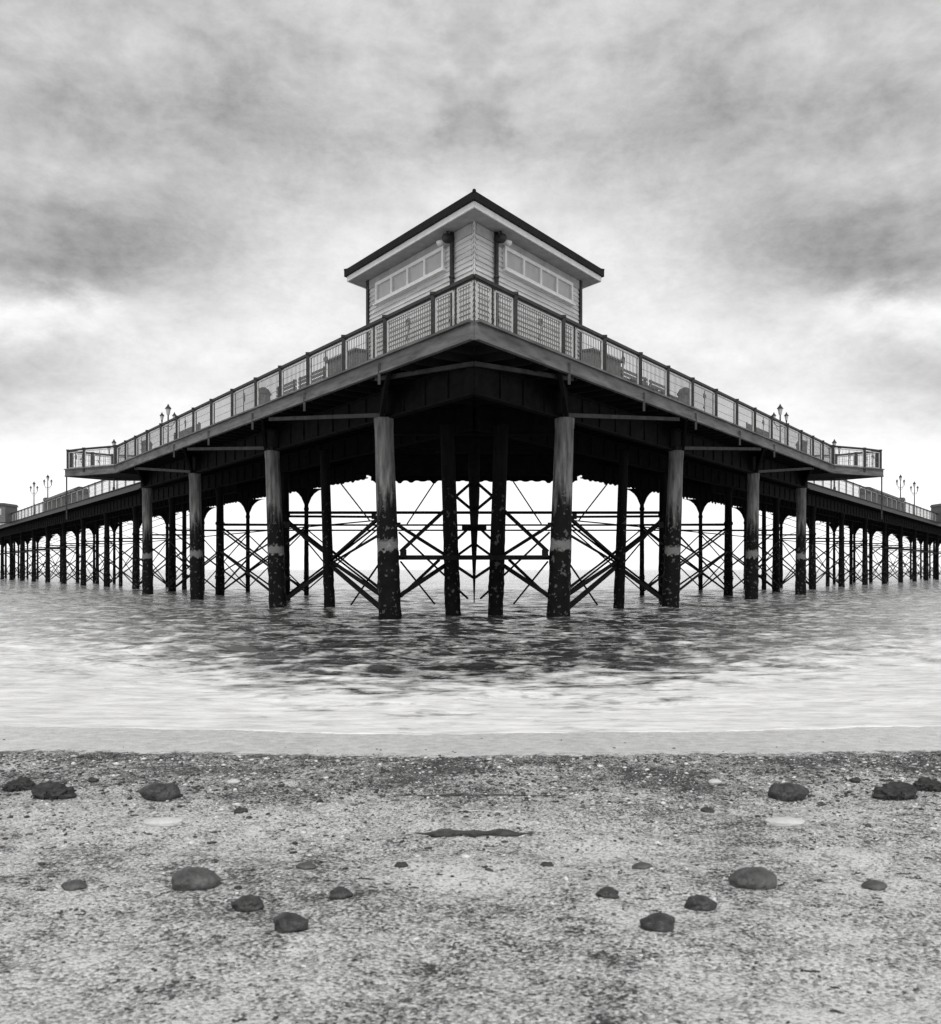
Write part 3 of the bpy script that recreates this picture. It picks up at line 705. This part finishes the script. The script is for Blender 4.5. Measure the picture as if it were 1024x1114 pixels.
for side, nm in SIDES:
    rz = math.atan2(DY, DX)*(side)
    rz = math.atan2(DY, -DX) if side < 0 else math.atan2(DY, DX)
    def flip(a): return a
    cabinet(W(8.9, .95, ZT, side), rz, f'grey lidded chest behind the railing just past the kiosk on the {nm} wing')
    bench(W(11.6, .8, ZT, side), rz, f'slatted bench behind the railing nearest the kiosk on the {nm} wing')
    bench(W(14.0, .8, ZT, side), rz, f'slatted bench behind the railing, second from the kiosk on the {nm} wing', 1.9)
    bin_(W(16.3, .7, ZT, side), f'dark litter bin behind the railing halfway down the {nm} wing')
    bench(W(27.2, .9, ZT, side), rz, f'long bench with a solid grey back towards the far end of the {nm} wing', 4.4, True)
    bin_(W(34.3, .7, ZT, side), f'dark litter bin near the far end of the {nm} wing')
    # low covered stall on the walkway
    p = W(83, 4.9, ZT, side)
    t = thing('covered_stall', f'low dark canvas covered stall beside the {nm} walkway railing', 'stall', p, 'stalls on the walkways', rz)
    bm = bmesh.new(); box(bm, -8.0, 8.0, -.6, .6, 0, 1.3); finish('body', bm, M['greyboard'], t)
    bm = bmesh.new(); prof = [(-.75, 1.2), (-.7, 1.4), (-.3, 1.7), (.3, 1.75), (.7, 1.45), (.75, 1.2)]
    plate(bm, [Vector((0, y, z)) for y, z in prof], Vector((16.4, 0, 0))); finish('canvas_cover', bm, M['bin'], t)
    p = W(92, 4.8, ZT, side)
    t = thing('ticket_box', f'narrow grey box on the {nm} walkway between the stall and the cabin', 'box', p, 'small boxes on the walkways', rz)
    bm = bmesh.new(); box(bm, -.7, .7, -.5, .5, 0, 1.45); finish('body', bm, M['greyboard'], t)
    bm = bmesh.new(); plate(bm, [Vector((-.85, 0, 1.46)), Vector((.85, 0, 1.46)), Vector((.5, 0, 1.75)), Vector((-.5, 0, 1.75))], Vector((0, 1.2, 0))); finish('roof', bm, M['bin'], t)
    # cabin at the edge of the picture
    D = 122; p = Vector((X(-4, D), D, ZT)); p = mirror(p, side) if side > 0 else p
    t = thing('cabin', f'small grey cabin with a bright window, cut by the {nm} edge of the photo', 'cabin', p, 'cabins at the ends of the walkways')
    bm = bmesh.new(); box(bm, -2.0, 2.0, -1.6, 1.6, 0, 2.15); finish('wall', bm, M['greyboard'], t)
    bm = bmesh.new(); plate(bm, [Vector((-2.15, 0, 2.15)), Vector((2.15, 0, 2.15)), Vector((1.9, 0, 2.5)), Vector((-1.9, 0, 2.5))], Vector((0, 3.5, 0))); finish('roof', bm, M['bin'], t)
    for xx in (-1.15, 1.15):
        bm = bmesh.new(); box(bm, xx-.34, xx+.34, -1.66, -1.6, .95, 1.75); fr = finish('window', bm, M['trim'], t)
        bm = bmesh.new(); box(bm, xx-.28, xx+.28, -1.675, -1.663, 1.0, 1.7); finish('pane', bm, M['white'], fr)

# ------------------------------------------------------------------ stones, shells, weed, driftwood on the sand
def ground(px, py):
    D = 1.085/((py-619)/1000-.05); 
    for _ in range(6):
        x = X(px, D); D = (EYE-sand_z(x, D))/((py-619)/1000)
    return Vector((X(px, D), D, sand_z(X(px, D), D)))
def rock_mesh(bm, c, rx, ry, rz_, seed, rough=.16, sub=4, rot=0, frq=1.4):
    r = bmesh.ops.create_icosphere(bm, subdivisions=sub, radius=1)
    ca, sa = math.cos(rot), math.sin(rot); of = Vector((seed*3.7, seed*1.3, seed*7.1))
    for v in r['verts']:
        p = v.co.copy(); k = 1+rough*mn.fractal(p*frq+of, 1, 2.1, 4)+rough*.8*mn.noise(p*.8+of)
        p *= k; q = Vector((p.x*rx, p.y*ry, p.z*rz_*(1+.12*p.x*math.sin(seed*2.3))))
        v.co = Vector((q.x*ca-q.y*sa, q.x*sa+q.y*ca, q.z))+c
ST = [ # px, py (foot), width px, height px, kind, words
 (175, 873, 40, 20, 'stone', 'squarish dark stone, farthest back of the {} stones'),
 (213, 970, 52, 25, 'stone2', 'largest smooth oval stone, on the {} half of the sand'),
 (270, 993, 33, 17, 'stone', 'small dark egg-shaped stone between two bigger ones on the {}'),
 (317, 1015, 42, 20, 'stone', 'dark lumpy stone nearest the viewer on the {}'),
 (81, 969, 26, 11, 'stone2', 'flat half-buried grey stone towards the {} edge'),
 (370, 979, 26, 12, 'stone', 'ragged small dark stone inward of the {} cluster'),
 (333, 946, 22, 7, 'stone2', 'thin flat dark stone, the farther small one on the {}'),
 (262, 886, 15, 7, 'stone', 'tiny dark stone behind the {} shell'),
 (437, 944, 15, 6, 'stone', 'tiny dark stone {} of the driftwood and nearer the viewer'),
 (101, 852, 12, 6, 'stone', 'tiny dark stone beside the {} seaweed'),
]
for sd, (px, py, wp, hp, mk, words) in enumerate(ST):
    for side, nm in SIDES:
        g = ground(px, py-hp*.22); sc_ = g.y/1000; g.x *= -side
        bm = bmesh.new(); rock_mesh(bm, Vector((0, 0, hp*sc_*.24)), wp*sc_*.50, wp*sc_*.34, hp*sc_*.58, sd+1, .20 if mk == 'stone' else .13, 4, 0)
        if side > 0:
            for v in bm.verts: v.co.x *= -1
        o = finish('beach_stone', bm, M[mk], None, True); o.location = g
        tag(o, words.format(nm), 'stone', 'stones on the sand')
for side, nm in SIDES:
    g = ground(177, 897); g.x *= -side; sc_ = g.y/1000
    bm = bmesh.new(); rock_mesh(bm, Vector((0, 0, .012)), 22*sc_, 12*sc_, 5*sc_, 31, .15, 4)
    if side > 0:
        for v in bm.verts: v.co.x *= -1
    o = finish('shell', bm, M['shell'], None, True); o.location = g; tag(o, f'flat white shell lying just in front of the squarish stone on the {nm}', 'shell', 'pale shells')
    g = ground(254, 852); g.x *= -side; sc_ = g.y/1000
    bm = bmesh.new(); rock_mesh(bm, Vector((0, 0, .01)), 7*sc_, 6*sc_, 3*sc_, 37, .15, 3)
    o = finish('shell', bm, M['shell'], None, True); o.location = g; tag(o, f'tiny white shell fragment on the dark shingle on the {nm}', 'shell', 'pale shells')
    for (px, py, wp, hp, lab) in ((58, 871, 48, 20, f'wider dark clump of seaweed on the {nm} side of the beach'), (22, 862, 38, 17, f'dark clump of seaweed nearest the {nm} edge of the photo')):
        g = ground(px, py-3); g.x *= -side; s_ = g.y/1000; rr = random.Random(px)
        bm = bmesh.new(); rock_mesh(bm, Vector((0, 0, hp*s_*.2)), wp*s_*.42, wp*s_*.24, hp*s_*.5, px, .38, 4, 0, 2.6)
        for k in range(170):
            a = rr.uniform(0, 6.28); r = rr.uniform(.1, 1)**.6; x0 = math.cos(a)*r*wp*s_*.48; y0 = math.sin(a)*r*wp*s_*.3
            h = hp*s_*(1-r*r)*.8; l_ = rr.uniform(.01, .035); a2 = rr.uniform(0, 6.28)
            p0 = Vector((x0, y0, max(.002, h*.6))); p1 = p0+Vector((math.cos(a2)*l_, math.sin(a2)*l_*.6, rr.uniform(-.004, .016)))
            tube(bm, [p0, (p0+p1)/2+Vector((0, 0, .006)), p1], [.0035, .004, .001], 4)
        if side > 0:
            for v in bm.verts: v.co.x *= -1
        o = finish('seaweed_clump', bm, M['weed'], None, True); o.location = g; tag(o, lab, 'seaweed', 'seaweed clumps')
# driftwood in the middle
def stick(px0, px1, py, r, lab, m='wood', seed=1, sag=.3):
    g = ground((px0+px1)/2, py); Lw = (px1-px0)/1000*g.y; bm = bmesh.new(); pts = []; rad = []; rr = random.Random(seed)
    for k in range(25):
        t = k/24; x = (t-.5)*Lw; pts.append((x, .012*math.sin(abs(t-.5)*14)+rr.uniform(-.002, .002), r*.7+rr.uniform(-.002, .002)))
        rad.append(max(.0015, r*(math.sin(math.pi*t)**.5)*(.75+.35*math.sin(abs(t-.5)*19+seed))+rr.uniform(-.001, .001)))
    tube(bm, pts, rad, 8)
    for k in (5, 9, 15, 19):
        p = Vector(pts[k]); q = p+Vector((math.copysign(.05, p.x), rr.uniform(-.03, .03), .006)); tube(bm, [p, q], [.004, .001], 5)
    o = finish('driftwood', bm, M[m], None, True); o.location = g; tag(o, lab, 'driftwood', 'sticks on the sand'); return o
stick(450, 582, 911, .026, 'longest dark piece of driftwood lying across the middle of the sand', seed=3)
stick(425, 608, 866, .006, 'thin straight stick lying behind the big driftwood', seed=5)
stick(478, 554, 883, .004, 'short pale splinter between the stick and the big driftwood', 'shell', seed=6)

# loose shingle: too many to count
def shingle():
    rs = random.Random(5); unit = bmesh.new(); bmesh.ops.create_icosphere(unit, subdivisions=1, radius=1)
    uv = [v.co.copy() for v in unit.verts]; uf = [[v.index for v in f.verts] for f in unit.faces]; unit.free()
    vs = []; fs = []; tone = []
    def add(x, y, r, t):
        b = len(vs); a = rs.uniform(0, 6.28); ca, sa = math.cos(a), math.sin(a); sx_, sy_, sz_ = r*rs.uniform(.8, 1.6), r*rs.uniform(.6, 1), r*rs.uniform(.3, .65)
        z = sand_z(x, y)
        for c in uv:
            k = rs.uniform(.82, 1.15); px, py, pz = c.x*sx_*k, c.y*sy_*k, c.z*sz_*k
            vs.append((x+px*ca-py*sa, y+px*sa+py*ca, z+pz+sz_*.25)); tone.append(t)
        for f in uf: fs.append([b+i for i in f])
    for k in range(24000):
        y = 2.1+4.95*rs.random()**.75; hw = .56*y+.5; x = rs.uniform(-hw, hw)
        if mn.noise(Vector((abs(x)*1.2, y*1.6, 9))) < rs.uniform(-.5, .25) and rs.random() < .7: continue
        if y < 4.2 and rs.random() < .45: continue
        if 7.0 < y: continue
        r = .0032*math.exp(rs.gauss(0, .55))*(y/4)**.9
        t = rs.choice((.02, .03, .05, .1, .25, .5, .75)) 
        add(x, y, min(r*1.25, .02), t)
    for k in range(900):     # darker bigger pebbles along the top of the strip
        y = rs.uniform(5.4, 7.0) if k > 120 else rs.gauss(6.85, .1)
        if y > 7.15: continue
        x = rs.uniform(-.56*y, .56*y); add(x, y, rs.uniform(.006, .019), rs.choice((.02, .03, .05)))
    for k in range(70):
        y = rs.uniform(2.6, 5.4); x = rs.uniform(-.5*y, .5*y); add(x, y, rs.uniform(.004, .01), rs.choice((.03, .06, .6, .7)))
    for k in range(420):    # broken weed and twig bits
        y = 2.4+4.6*rs.random(); x = rs.uniform(-.54*y, .54*y)
        if mn.noise(Vector((abs(x)*1.6, y*1.2, 3))) < 0: continue
        a = rs.gauss(0, .5); n0 = rs.randint(2, 5); t = rs.choice((.015, .03, .05))
        for q in range(n0): add(x+q*.012*math.cos(a), y+q*.012*math.sin(a), rs.uniform(.004, .009), t)
    for k in range(26):
        y = rs.uniform(7.1, 8.1); x = rs.uniform(-.56*y, .56*y); add(x, y, rs.uniform(.006, .012), .06)
    me = bpy.data.meshes.new('shingle'); me.from_pydata(vs, [], fs)
    at = me.color_attributes.new('tone', 'FLOAT_COLOR', 'POINT')
    at.data.foreach_set('color', np.repeat(np.array(tone, np.float32)[:, None], 4, 1).ravel())
    for p in me.polygons: p.use_smooth = True
    m = bpy.data.materials.new('loose_shingle'); m.use_nodes = True; n = m.node_tree.nodes; b = n['Principled BSDF']; b.inputs['Roughness'].default_value = .4
    a = n.new('ShaderNodeAttribute'); a.attribute_name = 'tone'; m.node_tree.links.new(a.outputs['Color'], b.inputs['Base Color']); me.materials.append(m)
    o = bpy.data.objects.new('shingle', me); COL.objects.link(o); tag(o, 'small loose pebbles and shell grit scattered over the sand', 'shingle', None, 'stuff')
shingle()
